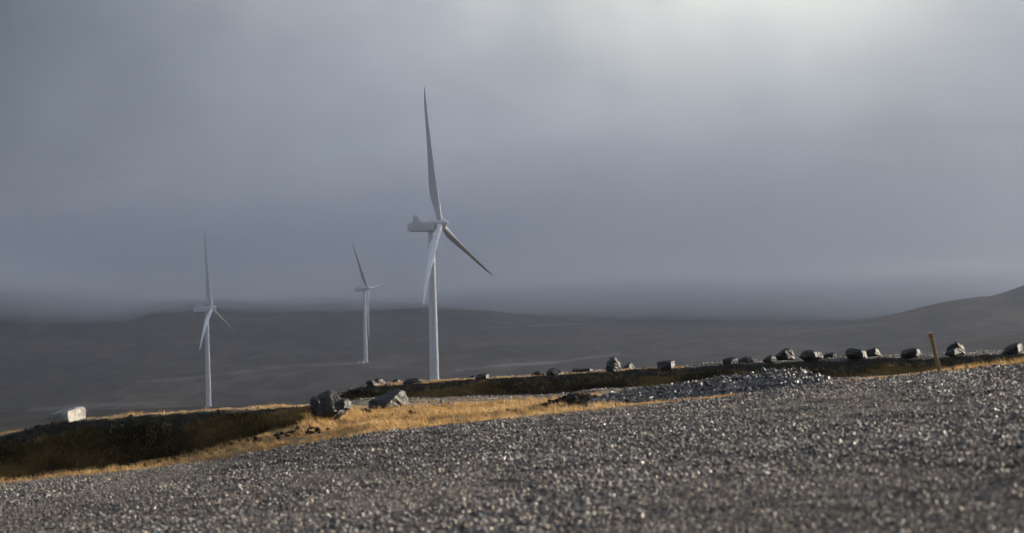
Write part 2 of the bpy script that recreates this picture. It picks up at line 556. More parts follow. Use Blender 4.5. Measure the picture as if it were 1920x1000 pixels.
# lighter gravel tracks that cross the moor, as photo polylines turned into ground distances
PX2 = np.empty_like(UU2); PY2 = np.empty_like(UU2)
for arr_i in range(UU2.shape[0]):
    pxx = UU2[arr_i] * DD2[arr_i]; pyy = DD2[arr_i]; pzz = ZZ2[arr_i]
    f = pyy * _F.y + pzz * _F.z
    PX2[arr_i] = 960 + FPX * (pxx * CR.x + pyy * CR.y + pzz * CR.z) / f
    PY2[arr_i] = 500 - FPX * (pxx * CU.x + pyy * CU.y + pzz * CU.z) / f
TRACKS = [([(260, 716), (360, 709), (430, 700), (520, 690), (600, 684), (690, 679.5)], 2.0, 0.42),
          ([(860, 694), (900, 690), (960, 684), (1040, 680)], 2.4, 0.75),
          ([(1040, 680), (1100, 671), (1160, 664)], 1.6, 0.5),
          ([(905, 616), (1000, 611), (1100, 607)], 1.5, 0.4), ([(1060, 598), (1150, 604)], 1.4, 0.4),
          ([(1480, 625), (1560, 615), (1660, 607)], 1.5, 0.35), ([(60, 768), (200, 760), (330, 757)], 3, 0.3)]
TR = np.zeros_like(UU2)
for pl, wd, st in TRACKS:
    for (x0, y0), (x1, y1) in zip(pl[:-1], pl[1:]):
        tt = np.clip(((PX2 - x0) * (x1 - x0) + (PY2 - y0) * (y1 - y0)) / ((x1 - x0) ** 2 + (y1 - y0) ** 2), 0, 1)
        dist = np.hypot((PX2 - x0 - tt * (x1 - x0)) * 0.5, PY2 - y0 - tt * (y1 - y0))
        TR = np.maximum(TR, st * np.exp(-(dist / wd) ** 2))
V = np.stack([(UU2 * DD2).ravel(), DD2.ravel(), ZZ2.ravel()], 1)
nr, nc = UU2.shape
ii = np.arange(nr * nc).reshape(nr, nc)
Fq = np.stack([ii[:-1, :-1].ravel(), ii[:-1, 1:].ravel(), ii[1:, 1:].ravel(), ii[1:, :-1].ravel()], 1)
moor = link("hills", mesh_np("hills", V, Fq, {'track': TR.ravel()}, [M_moor], True))
tag(moor, "dark brown moorland valley and hills fading up into low cloud", "hills", kind='structure')


# ------------------------------------------------------------------ stones
def ico(sub):
    bm = bmesh.new()
    bmesh.ops.create_icosphere(bm, subdivisions=sub, radius=1.0)
    v = np.array([x.co[:] for x in bm.verts]); f = np.array([[q.index for q in p.verts] for p in bm.faces])
    bm.free()
    return v, f


ICO_V, ICO_F = ico(2)


def stone_pool(k, cuts=9, lo=0.45, hi=0.85):
    out = []
    for _ in range(k):
        v = ICO_V.copy()
        for _c in range(cuts):
            n = rng.normal(size=3); n /= np.linalg.norm(n)
            dd = rng.uniform(lo, hi)
            over = np.maximum(v @ n - dd, 0)
            v = v - over[:, None] * n[None, :]
        out.append(v)
    return np.array(out)


def rand_rot(n):
    q = rng.normal(size=(n, 4)); q /= np.linalg.norm(q, axis=1)[:, None]
    a, b, c, d = q.T
    return np.stack([np.stack([1 - 2 * (c * c + d * d), 2 * (b * c - a * d), 2 * (b * d + a * c)], -1),
                     np.stack([2 * (b * c + a * d), 1 - 2 * (b * b + d * d), 2 * (c * d - a * b)], -1),
                     np.stack([2 * (b * d - a * c), 2 * (c * d + a * b), 1 - 2 * (b * b + c * c)], -1)], 1)


POOL = stone_pool(40)


def stones_mesh(name, P, S, tint, hue, mat, pool=POOL):
    """P (n,3) places, S (n,3) half sizes"""
    n = len(P)
    sh = pool[rng.integers(0, len(pool), n)] * S[:, None, :]
    R = rand_rot(n)
    v = np.einsum('nij,nkj->nki', R, sh) + P[:, None, :]
    k = ICO_V.shape[0]
    F = (ICO_F[None] + (np.arange(n) * k)[:, None, None]).reshape(-1, 3)
    return mesh_np(name, v.reshape(-1, 3), F, {'tint': np.repeat(tint, k), 'hue': np.repeat(hue, k)}, [mat])


# patches of loose gravel, kept in a library collection and scattered by geometry nodes
lib = bpy.data.collections.new("gravel_patches")
NP_C, NP_F = 8, 5
for i in range(NP_C + NP_F):
    coarse = i < NP_C
    n = 170 if coarse else 330
    R0 = 0.30
    size = np.exp(rng.normal(math.log(0.0105 if coarse else 0.0055), 0.42, n))
    size = np.clip(size, 0.004, 0.034)
    S = size[:, None] * np.stack([rng.uniform(0.9, 1.3, n), rng.uniform(0.7, 1.0, n), rng.uniform(0.5, 0.9, n)], 1)
    Pp = np.stack([rng.normal(0, 0.17, n), rng.normal(0, 0.17, n), size * rng.uniform(-0.3, 0.5, n)], 1)
    o = bpy.data.objects.new("gravel_patch_%02d" % i, stones_mesh("gravel_patch", Pp, S, rng.random(n) ** 0.85, rng.random(n) ** 2, M_stone))
    lib.objects.link(o)


def scatter_gravel(name, pts, scl, idx, label):
    n = len(pts)
    me = bpy.data.meshes.new(name)
    me.vertices.add(n); me.vertices.foreach_set('co', np.ascontiguousarray(pts, np.float32).ravel())
    at_ = me.attributes.new('rot', 'FLOAT', 'POINT'); at_.data.foreach_set('value', (rng.random(n) * 6.283).astype(np.float32))
    at_ = me.attributes.new('scl', 'FLOAT', 'POINT'); at_.data.foreach_set('value', np.asarray(scl, np.float32))
    at_ = me.attributes.new('pick', 'INT', 'POINT'); at_.data.foreach_set('value', np.asarray(idx, np.int32))
    o = link(name, me)
    ng = bpy.data.node_groups.new(name, 'GeometryNodeTree')
    ng.interface.new_socket('Geometry', in_out='INPUT', socket_type='NodeSocketGeometry')
    ng.interface.new_socket('Geometry', in_out='OUTPUT', socket_type='NodeSocketGeometry')
    q = NT(ng)
    gi = q.n('NodeGroupInput'); go = q.n('NodeGroupOutput')
    ci = q.n('GeometryNodeCollectionInfo')
    ci.inputs['Collection'].default_value = lib
    ci.inputs['Separate Children'].default_value = True
    ci.inputs['Reset Children'].default_value = True
    na = lambda nm, dt: q.n('GeometryNodeInputNamedAttribute', {'Name': nm}, data_type=dt).outputs[0]
    comb = q.n('ShaderNodeCombineXYZ', {2: na('rot', 'FLOAT')})
    iop = q.n('GeometryNodeInstanceOnPoints', {'Points': gi.outputs[0], 'Instance': ci.outputs[0], 'Pick Instance': True,
                                               'Instance Index': na('pick', 'INT'), 'Scale': na('scl', 'FLOAT'), 'Rotation': comb.outputs[0]})
    q.put(go.inputs[0], iop.outputs[0])
    md = o.modifiers.new("scatter", 'NODES'); md.node_group = ng
    tag(o, label, "gravel", kind='stuff')
    return o


def fan_points(n, d0, d1, u0, u1):
    d = np.sqrt(rng.uniform(d0 * d0, d1 * d1, n)); u = rng.uniform(u0, u1, n)
    return u, d


u, d = fan_points(12500, 10.5, 44.6, -0.30, 0.30)
keep = d < 44.0 + 0.33 * fbm(u * d * 0.8, d * 0.35, 3) + 0.25
u, d = u[keep], d[keep]
x = u * d
fine = fbm(x * 0.45 + 3.1, d * 0.11, 3) - 0.25 + 0.5 * sstep(24, 14, d) * sstep(0.02, 0.10, u)
pick = np.where(fine + rng.normal(0, 0.2, len(x)) > 0.0, NP_C + rng.integers(0, NP_F, len(x)), rng.integers(0, NP_C, len(x)))
scatter_gravel("gravel", np.stack([x, d, ground_h(x, d)], 1), rng.uniform(0.85, 1.25, len(x)), pick,
               "loose dark grey gravel covering the sloping foreground")
# thinner gravel on the pad, on the banks' upper edges and on the berm's flat top
pp = []
u, d = fan_points(130, 57.0, 75.0, -0.07, 0.13); pp.append((u, d))
u, d = fan_points(260, 68.0, 75.0, -0.07, 0.13); pp.append((u, d))
u, d = fan_points(900, 76.4, 88.0, 0.02, 0.26); pp.append((u, d))
u, d = fan_points(90, 76.4, 84.0, -0.06, 0.03); pp.append((u, d))
u, d = fan_points(500, 45.0, 60.0, 0.04, 0.125); pp.append((u, d))
u = np.concatenate([a for a, b in pp]); d = np.concatenate([b for a, b in pp]); x = u * d
scatter_gravel("bank_gravel", np.stack([x, d, ground_h(x, d)], 1), rng.uniform(0.8, 1.25, len(x)), rng.integers(0, NP_C, len(x)),
               "scattered grey stones on the bank tops and the flat pad behind the grass")


pp = []
n = 3000; u = rng.uniform(0.02, 0.26, n); d = on(u, BERM1)[0] + rng.normal(-0.10, 0.20, n); pp.append((u, d))
n = 700; u = rng.uniform(-0.06, 0.02, n); d = on(u, BERM1)[0] + rng.normal(-0.05, 0.16, n); pp.append((u, d))
n = 3600; u = rng.uniform(-0.26, -0.065, n); d = on(u, CREST)[0] + rng.normal(-0.26, 0.16, n); pp.append((u, d))
n = 500; u = rng.uniform(-0.06, 0.1, n); d = rng.uniform(55, 75, n); pp.append((u, d))
u = np.concatenate([a for a, b in pp]); d = np.concatenate([b for a, b in pp]); x = u * d
sz = np.clip(np.exp(rng.normal(math.log(0.011), 0.5, len(x))), 0.005, 0.04)
so = link("bank_stones", stones_mesh("bank_stones", np.stack([x, d, ground_h(x, d) + sz * 0.2], 1),
                                     sz[:, None] * np.stack([rng.uniform(0.9, 1.5, len(x)), rng.uniform(0.7, 1, len(x)), rng.uniform(0.5, 0.9, len(x))], 1),
                                     rng.random(len(x)), rng.random(len(x)) ** 2, M_darkstone))
tag(so, "small dark stones strewn along the bank crests", "stones", kind='stuff')


# ------------------------------------------------------------------ grass and heather
def blades(name, x, y, z, hgt, wid, lean, tint, mat, tips=True):
    n = len(x)
    a = rng.uniform(0, 2 * math.pi, n)
    dx, dy = np.cos(a) * wid, np.sin(a) * wid
    la = rng.normal(2.6, 0.9, n); lm = np.abs(rng.normal(0, lean, n)) * hgt       # the wind bends it to the left
    mx, my = np.cos(la) * lm * 0.35, np.sin(la) * lm * 0.35
    tx, ty = np.cos(la) * lm, np.sin(la) * lm
    P = np.empty((n, 5, 3))
    P[:, 0] = np.stack([x - dx, y - dy, z - 0.01], 1); P[:, 1] = np.stack([x + dx, y + dy, z - 0.01], 1)
    P[:, 2] = np.stack([x + mx + dx * 0.8, y + my + dy * 0.8, z + hgt * 0.6], 1)
    P[:, 3] = np.stack([x + mx - dx * 0.8, y + my - dy * 0.8, z + hgt * 0.6], 1)
    P[:, 4] = np.stack([x + tx, y + ty, z + hgt], 1)
    b = (np.arange(n) * 5)[:, None]
    F = np.concatenate([b + np.array([[0, 1, 2]]), b + np.array([[0, 2, 3]]), b + np.array([[3, 2, 4]])])
    return mesh_np(name, P.reshape(-1, 3), F, {'tint': np.repeat(tint, 5)}, [mat])


# straw grass on the verge: tufts first, blades in each tuft
nt = 30000
u = rng.uniform(-0.30, 0.30, nt); d = rng.uniform(43.9, 62.0, nt)
px = 960 + u * FPX
dens, _, bankm, _ = zones(u, d)
x = u * d
right = sstep(1130, 1200, px)
gap = sstep(1380, 1420, px) * (1 - sstep(1565, 1600, px))
patch = fbm(x * 0.9 + 5, d * 0.5, 3)
prob = dens * (0.75 + 0.5 * patch)
prob = prob * (1 - gap) * np.where(d > 56, 0.18, 1.0) * np.where((px < 600) & (d > on(u, CREST)[0]), 0.04, 1.0)
keep = (rng.random(nt) < prob) & (dens > 0.5)
u, d, x, px, patch, right = u[keep], d[keep], x[keep], px[keep], patch[keep], right[keep]
left = 1 - sstep(300, 600, px)
hg = (0.040 + 0.075 * rng.random(len(x)) ** 2 + 0.025 * np.clip(patch, -0.6, 1)) * (1 - 0.30 * right) * (1 - 0.15 * left)
hg = np.maximum(hg * np.where(d > 55, 0.6, 1.0) * (1 - 0.55 * right * (1 - sstep(1740, 1830, px))), 0.012)
lift = right * sstep(1540, 1780, px)
NB = 16
X_ = np.repeat(x, NB) + rng.normal(0, 0.035, len(x) * NB); Y_ = np.repeat(d, NB) + rng.normal(0, 0.035, len(x) * NB)
H_ = np.repeat(hg, NB) * rng.uniform(0.5, 1.25, len(X_))
T_ = np.clip(np.repeat(0.56 + 0.28 * patch + rng.normal(0, 0.13, len(x)), NB) + rng.normal(0, 0.12, len(X_)), 0, 1)
go = link("grass", blades("grass", X_, Y_, ground_h(X_, Y_), H_, rng.uniform(0.0018, 0.0040, len(X_)), 0.5, T_, M_grass))
tag(go, "dry straw coloured grass along the far edge of the gravel", "grass", kind='stuff')

# taller sparse wisps on bank crests, at the foot of the berm and along the right-hand verge
parts = []
n = 160; u = rng.uniform(-0.26, -0.07, n); d = on(u, CREST)[0] + rng.uniform(-0.05, 1.2, n); parts.append((u, d, rng.uniform(0.008, 0.03, n)))
n = 40; u = rng.uniform(-0.26, -0.07, n); d = on(u, CREST)[0] + rng.uniform(-0.05, 1.2, n); parts.append((u, d, rng.uniform(0.03, 0.06, n)))
n = 500; u = rng.uniform(-0.05, 0.06, n); d = on(u, BERM1)[0] + rng.uniform(-0.25, 2.0, n); parts.append((u, d, rng.uniform(0.02, 0.06, n)))
n = 1500; u = rng.uniform(0.113, 0.30, n); d = 44.3 + rng.uniform(0, 1.4, n)
parts.append((u, d, rng.uniform(0.3, 1.0, n) * (0.045 + 0.085 * sstep(0.14, 0.165, u))))
n = 500; u = rng.uniform(0.04, 0.08, n); d = 44.2 + rng.uniform(0, 0.7, n); parts.append((u, d, rng.uniform(0.02, 0.05, n)))
n = 900; u = rng.uniform(-0.26, -0.065, n); b, _ = on(u, BASE); c_, _ = on(u, CREST); d = b + (c_ - b) * rng.random(n) * 0.75; parts.append((u, d, rng.uniform(0.03, 0.075, n)))
n = 500; u = rng.uniform(-0.06, 0.26, n); b, _ = on(u, BERM0); c_, _ = on(u, BERM1); d = b + (c_ - b) * rng.random(n) * 0.7; parts.append((u, d, rng.uniform(0.03, 0.07, n)))
u = np.concatenate([p[0] for p in parts]); d = np.concatenate([p[1] for p in parts]); hh = np.concatenate([p[2] for p in parts])
NB = 14
X_ = np.repeat(u * d, NB) + rng.normal(0, 0.04, len(u) * NB); Y_ = np.repeat(d, NB) + rng.normal(0, 0.04, len(u) * NB)
H_ = np.repeat(hh, NB) * rng.uniform(0.5, 1.3, len(X_))
go = link("grass_wisps", blades("grass_wisps", X_, Y_, ground_h(X_, Y_), H_, rng.uniform(0.0018, 0.004, len(X_)), 0.5,
                                np.clip(rng.normal(0.55, 0.18, len(X_)), 0, 1), M_grass))
tag(go, "sparse straw wisps on the bank tops and right verge", "grass", kind='stuff')

# heather and moss on the shaded faces of the two banks
n = 26000
u1 = rng.uniform(-0.27, -0.06, n); b, _ = on(u1, BASE); c_, _ = on(u1, CREST)
d1 = b + 0.05 + (c_ - b) * rng.random(n) ** 1.15 * (0.60 + 0.18 * fbm(u1 * 60, u1 * 0 + 3, 2))
w1 = rng.random(n) < (0.25 + 0.75 * sstep(-0.5, 0.3, fbm(u1 * d1 * 1.3, d1 * 2.2, 3)))
u2 = rng.uniform(-0.065, 0.28, n); b, _ = on(u2, BERM0); c_, _ = on(u2, BERM1)
d2 = b - 0.1 + (c_ - b) * rng.random(n) * (0.62 + 0.25 * fbm(u2 * 50, u2 * 0 + 8, 2))
w2 = rng.random(n) < (0.15 + 0.85 * sstep(-0.3, 0.4, fbm(u2 * d2 * 0.9, d2 * 2.2, 3)))
u = np.concatenate([u1[w1], u2[w2]]); d = np.concatenate([d1[w1], d2[w2]])
x = u * d
pt = fbm(x * 0.8 + 40, d * 2.0, 3)
NB = 9
X_ = np.repeat(x, NB) + rng.normal(0, 0.045, len(x) * NB); Y_ = np.repeat(d, NB) + rng.normal(0, 0.03, len(x) * NB)
H_ = np.repeat(0.025 + 0.045 * rng.random(len(x)) + 0.02 * np.clip(pt, -1, 1), NB) * rng.uniform(0.5, 1.3, len(X_))
T_ = np.clip(np.repeat(0.44 + 0.6 * pt, NB) + rng.normal(0, 0.16, len(X_)), 0, 1)
ho = link("heather", blades("heather", X_, Y_, ground_h(X_, Y_), np.maximum(H_, 0.008), rng.uniform(0.003, 0.009, len(X_)), 0.8, T_, M_heath))
tag(ho, "dark green and brown heather on the shaded bank faces", "heather", kind='stuff')

# lumps of bare peat in the straw grass
n = 2200
u = rng.uniform(-0.27, 0.0, n); d = rng.uniform(44.4, 50.0, n)
x = u * d
b, _ = on(u, BASE)
band = fbm(x * 0.55 + 9, d * 1.6, 3)
keep = (d > 44.8 + 0.8 * sstep(-0.16, -0.08, u)) & (band > -0.02 + 0.62 * sstep(-0.085, -0.04, u)) & (d < b + 0.2) & (rng.random(n) < 0.8)
x, d, band = x[keep], d[keep], band[keep]
S = np.stack([0.015 + 0.075 * rng.random(len(x)) ** 1.8, rng.uniform(0.015, 0.05, len(x)), 0.010 + 0.038 * rng.random(len(x)) ** 1.6], 1)
po = link("peat_clods", stones_mesh("peat_clods", np.stack([x, d, ground_h(x, d) + 0.02], 1), S, rng.random(len(x)), rng.random(len(x)), M_peat, stone_pool(30, 5, 0.7, 0.95)))
tag(po, "dark brown peat clods breaking through the straw grass", "peat", kind='stuff')


# ------------------------------------------------------------------ mounds
def mound(name, crest, foot, d_foot, d_crest, d_back, mat, rough=0.03):
    """heap of loose material: front foot, crest and hidden back, from the photo's outline at real depths"""
    x0, x1 = crest[0][0], crest[-1][0]
    pxs = np.linspace(x0, x1, 120)
    cy = np.interp(pxs, [p[0] for p in crest], [p[1] for p in crest])
    fy = np.interp(pxs, [p[0] for p in foot], [p[1] for p in foot])
    rows = []
    for k in np.linspace(0, 1, 22):
        rw = []
        for i, p in enumerate(pxs):
            A = at(p, fy[i], d_foot); B = at(p, cy[i], d_crest)
            q = A.lerp(B, k)
            q.z += 0.25 * (B.z - A.z) * math.sin(k * math.pi) * 0.5
            rw.append(q)
        rows.append(rw)
    for k in np.linspace(0, 1, 14)[1:]:
        rw = []
        for i, p in enumerate(pxs):
            B = at(p, cy[i], d_crest)
            x = B.x * d_back / d_crest
            C = Vector((x, d_back, float(ground_h(np.array([x]), np.array([d_back]))[0]) - 0.05))
            q = B.lerp(C, k)
            rw.append(q)
        rows.append(rw)
    G = np.array([[list(q) for q in rw] for rw in rows])
    gh = ground_h(G[:, :, 0], G[:, :, 1]) - 0.04
    edge = np.minimum(1, np.minimum(np.arange(120), np.arange(120)[::-1]) / 6.0)
    G[:, :, 2] = gh + (np.maximum(G[:, :, 2], gh) - gh) * edge[None, :]
    G[:, :, 2] += rough * fbm(G[:, :, 0] * 4, G[:, :, 1] * 4, 3) * edge[None, :]
    return G


def grid_faces(nr, nc):
    ii = np.arange(nr * nc).reshape(nr, nc)
    return np.stack([ii[:-1, :-1].ravel(), ii[:-1, 1:].ravel(), ii[1:, 1:].ravel(), ii[1:, :-1].ravel()], 1)


G = mound("rubble", [(1085, 752), (1130, 744), (1200, 730), (1300, 716), (1400, 703), (1450, 696), (1485, 694), (1515, 699), (1545, 710), (1575, 721)],
          [(1085, 772), (1180, 764), (1370, 746), (1575, 722)], 45.2, 47.6, 50.5, None)
nr, nc = G.shape[:2]
core_V = G.reshape(-1, 3); core_F = grid_faces(nr, nc)
n = 8000
ri = rng.uniform(0, nr - 1.01, n); ci = rng.uniform(0, nc - 1.01, n)
r0 = ri.astype(int); c0 = ci.astype(int); fr = (ri - r0)[:, None]; fc = (ci - c0)[:, None]
P = (G[r0, c0] * (1 - fr) * (1 - fc) + G[r0 + 1, c0] * fr * (1 - fc) + G[r0, c0 + 1] * (1 - fr) * fc + G[r0 + 1, c0 + 1] * fr * fc)
size = np.exp(rng.normal(math.log(0.021), 0.45, n)) * (0.75 + 0.55 * ci / nc)
size = np.clip(size, 0.010, 0.075)
S = size[:, None] * np.stack([rng.uniform(1.0, 1.6, n), rng.uniform(0.6, 1.0, n), rng.uniform(0.35, 0.7, n)], 1)
P[:, 2] += size * 0.2
me_s = stones_mesh("rubble_stones", P, S, rng.random(n) ** 1.1, rng.random(n) * 0.5, M_rubble, stone_pool(40, 10, 0.35, 0.75))
tri = np.concatenate([core_F[:, [0, 1, 2]], core_F[:, [0, 2, 3]]])
sv = np.empty(len(me_s.vertices) * 3, np.float32); me_s.vertices.foreach_get('co', sv); sv = sv.reshape(-1, 3)
sf = np.empty(len(me_s.loops), np.int32); me_s.loops.foreach_get('vertex_index', sf); sf = sf.reshape(-1, 3)
stt = np.empty(len(sv), np.float32); me_s.attributes['tint'].data.foreach_get('value', stt)
allV = np.concatenate([sv, core_V]); allF = np.concatenate([sf, tri + len(sv)])
bpy.data.meshes.remove(me_s)
ro = link("rubble_heap", mesh_np("rubble_heap", allV, allF, {'tint': np.concatenate([stt, np.full(len(core_V), 0.1)])}, [M_rubble]))
tag(ro, "long low heap of glinting grey crushed rock beyond the gravel edge", "rubble", kind='stuff')

G = mound("earth", [(985, 770), (1015, 764), (1035, 754), (1055, 744), (1078, 739), (1100, 741), (1122, 747), (1140, 756), (1150, 762)],
          [(985, 772), (1060, 768), (1150, 764)], 47.5, 48.6, 50.2, None, 0.05)
nr, nc = G.shape[:2]
n = 700
ri = rng.integers(0, nr - 10, n); ci = rng.integers(3, nc - 3, n)
P = G[ri, ci] + rng.normal(0, 0.01, (n, 3))
size = np.exp(rng.normal(math.log(0.020), 0.4, n))
me_s = stones_mesh("clods", P, size[:, None] * rng.uniform(0.6, 1.2, (n, 3)), rng.random(n), rng.random(n), M_peat)
sv = np.empty(len(me_s.vertices) * 3, np.float32); me_s.vertices.foreach_get('co', sv); sv = sv.reshape(-1, 3)
sf = np.empty(len(me_s.loops), np.int32); me_s.loops.foreach_get('vertex_index', sf); sf = sf.reshape(-1, 3)
bpy.data.meshes.remove(me_s)
core_F = grid_faces(nr, nc); tri = np.concatenate([core_F[:, [0, 1, 2]], core_F[:, [0, 2, 3]]])
eo = link("earth_mound", mesh_np("earth_mound", np.concatenate([sv, G.reshape(-1, 3)]), np.concatenate([sf, tri + len(sv)]), None, [M_peat]))
tag(eo, "low dark mound of peaty earth left of the crushed rock heap", "mound")


# ------------------------------------------------------------------ boulders
def hull_piece(bm_out, outline, d, ridge, thick, back_shrink=0.72):
    """convex lump: the photo's outline at depth d, ridge points (px, py, metres towards the camera), a smaller back"""
    bm = bmesh.new()
    cx = sum(p[0] for p in outline) / len(outline); cy = sum(p[1] for p in outline) / len(outline)
    for (px, py) in outline:
        bm.verts.new(at(px, py, d))
        bx, by = cx + (px - cx) * back_shrink, cy + (py - cy) * back_shrink
        q = at(bx, by, d); q.y += thick
        bm.verts.new(q)
    for (px, py, fw) in ridge:
        q = at(px, py, d - fw)
        bm.verts.new(q)
    r = bmesh.ops.convex_hull(bm, input=bm.verts)
    dead = [v for v in bm.verts if not v.link_faces]
    bmesh.ops.delete(bm, geom=dead, context='VERTS')
    me = bpy.data.meshes.new("tmp"); bm.to_mesh(me); bm.free()
    bm_out.from_mesh(me); bpy.data.meshes.remove(me)


def make_rock(name, pieces, mat, label, group=None, seed=0, smooth=2, rough=1.0, strata=0.0, vox=46):
    """pieces: list of (outline, depth, ridge, thickness)"""
    bm = bmesh.new()
    for pc in pieces:
        hull_piece(bm, *pc)
    bmesh.ops.recalc_face_normals(bm, faces=bm.faces)
    co = np.array([v.co[:] for v in bm.verts])
    lo, hi = co.min(0), co.max(0)
    size = float(max(hi[0] - lo[0], hi[2] - lo[2]))
    base = Vector(((lo[0] + hi[0]) / 2, (lo[1] + hi[1]) / 2, lo[2]))
    for v in bm.verts:
        v.co -= base
    me = bpy.data.meshes.new(name); bm.to_mesh(me); bm.free()
    tmp = bpy.data.objects.new("tmp", me); COL.objects.link(tmp)
    md = tmp.modifiers.new("r", 'REMESH'); md.mode = 'VOXEL'; md.voxel_size = size / vox
    dg = bpy.context.evaluated_depsgraph_get()
    me2 = bpy.data.meshes.new_from_object(tmp.evaluated_get(dg))
    bpy.data.objects.remove(tmp); bpy.data.meshes.remove(me)
    bm = bmesh.new(); bm.from_mesh(me2)
    for _ in range(smooth):
        bmesh.ops.smooth_vert(bm, verts=bm.verts, factor=0.5, use_axis_x=True, use_axis_y=True, use_axis_z=True)
    bm.normal_update()
    off = Vector((seed * 3.7, seed * 1.9, seed * 5.1))
    tilt = Vector((0.35, 0.25, 0.9)).normalized()
    mv = []
    for v in bm.verts:
        p = v.co / size
        q = p * 4.0 + off
        f1, _pts = mnoise.voronoi(p * 4.5 + off, distance_metric='DISTANCE')
        k = 0.030 * mnoise.noise(q) + 0.020 * (f1[0] - 0.4) + 0.012 * mnoise.noise(q * 3.1) + 0.006 * mnoise.noise(q * 7.0)
        if strata:
            s = p.dot(tilt) * 16 + 1.2 * mnoise.noise(q * 0.8)
            k += strata * 0.012 * math.sin(s * 2.2)
        mv.append(k * rough * size)
    for v, k in zip(bm.verts, mv):
        v.co += v.normal * k
    bm.to_mesh(me2); bm.free()
    me2.name = name
    me2.materials.clear(); me2.materials.append(mat)
    me2.polygons.foreach_set('use_smooth', np.ones(len(me2.polygons), bool))
    o = link(name, me2, loc=base)
    tag(o, label, "boulder", group)
    return o


def crop(x0, y0, s, pts):
    return [(x0 + p[0] / s, y0 + p[1] / s) + tuple(p[2:]) for p in pts]


def depth_for(px, py, d0, d1):
    """where the ground is seen at this pixel"""
    ds = np.linspace(d0, d1, 400)
    best = d0; bd = 1e9
    for dd in ds:
        p = at(px, py, dd)
        gz = float(ground_h(np.array([p.x]), np.array([dd]))[0])
        e = abs(p.z - gz)
        if e < bd:
            bd = e; best = dd
    return best


# the two big boulders on the straw grass
c1 = lambda pts: crop(570, 720, 9.143, pts)
d1 = depth_for(612, 789, 46.0, 52.0) - 0.1
print('d1', d1)
make_rock("boulder", [
    (c1([(105, 300), (240, 250), (330, 150), (420, 92), (475, 115), (540, 180), (610, 248), (720, 320), (740, 420), (640, 500), (500, 600), (330, 650), (210, 670), (165, 655), (112, 480)]), d1 + 0.10,
     c1([(400, 200, 0.10), (470, 330, 0.20), (380, 470, 0.26), (520, 480, 0.20), (230, 560, 0.16)]), 0.42),
    (c1([(97, 290), (125, 235), (170, 212), (235, 235), (275, 290), (335, 410), (350, 560), (250, 670), (165, 660), (112, 480)]), d1 + 0.06,
     c1([(225, 265, 0.20), (300, 400, 0.24), (290, 560, 0.26), (150, 420, 0.10)]), 0.35),
    (c1([(500, 260), (640, 232), (705, 238), (760, 270), (797, 330), (795, 400), (765, 440), (690, 470), (560, 520), (470, 420)]), d1 + 0.16,
     c1([(690, 300, 0.14), (690, 420, 0.20), (560, 440, 0.20)]), 0.34),
    (c1([(380, 520), (520, 440), (690, 400), (735, 440), (700, 510), (600, 590), (440, 650), (350, 640)]), d1 + 0.12, c1([(600, 460, 0.20), (500, 560, 0.22)]), 0.3)],
    M_rock_grey, "largest grey boulder, rounded with a peaked top, standing in straw grass at the bank end",
    "boulders on the straw grass", 1, 3, 1.0, 0, 80)
d2 = depth_for(722, 767, 52, 62)
make_rock("boulder", [
    (c1([(1092, 340), (1110, 285), (1240, 228), (1450, 150), (1610, 83), (1700, 110), (1735, 140), (1785, 270), (1792, 370), (1690, 400), (1400, 425), (1100, 425)]), d2,
     c1([(1640, 125, 0.22), (1500, 270, 0.42), (1385, 420, 0.52), (1250, 300, 0.25), (1150, 420, 0.15)]), 0.35)],
    M_rock_dark, "dark wedge-shaped boulder with a sunlit rough right face, beyond the straw grass",
    "boulders on the straw grass", 2, 1, 0.9, 0.6, 70)
d3 = depth_for(688, 776, 48, 56)
make_rock("boulder", [
    (c1([(990, 490), (1005, 440), (1050, 408), (1090, 440), (1110, 470), (1175, 465), (1180, 495), (1090, 512), (1000, 512)]), d3, c1([(1060, 440, 0.05)]), 0.1)],
    M_rock_dark, "small grey rock lying between the two big boulders in the grass", "boulders on the straw grass", 3, 1)
dw = depth_for(829, 756, 54, 70)
make_rock("boulder", [([(824.5, 754), (826, 750), (829.5, 748.5), (833, 752), (833.5, 757), (826, 757.5)], dw, [(829, 752, 0.04)], 0.08)],
          M_rock_pale, "small white stone alone on the flat pad behind the straw grass", None, 4, 1, 0.8, 0, 24)

# pale squared block on the left bank
cw = lambda pts: crop(60, 740, 12.5, pts)
dblk = float(np.interp((125 - 960) / FPX, CREST[0], CREST[1])) + 0.45
make_rock("boulder", [
    (cw([(298, 560), (330, 500), (390, 452), (620, 378), (900, 302), (1060, 280), (1190, 270), (1250, 300), (1272, 350), (1272, 560), (1245, 610), (1130, 650), (960, 670), (320, 730), (300, 720)]), dblk,
     cw([(835, 395, 0.50), (812, 480, 0.52), (825, 600, 0.52), (870, 650, 0.50), (1190, 300, 0.08), (1200, 600, 0.08)]), 0.22)],
    M_rock_pale, "pale squared granite block alone on top of the left bank", None, 5, 5, 0.55, 0, 64)

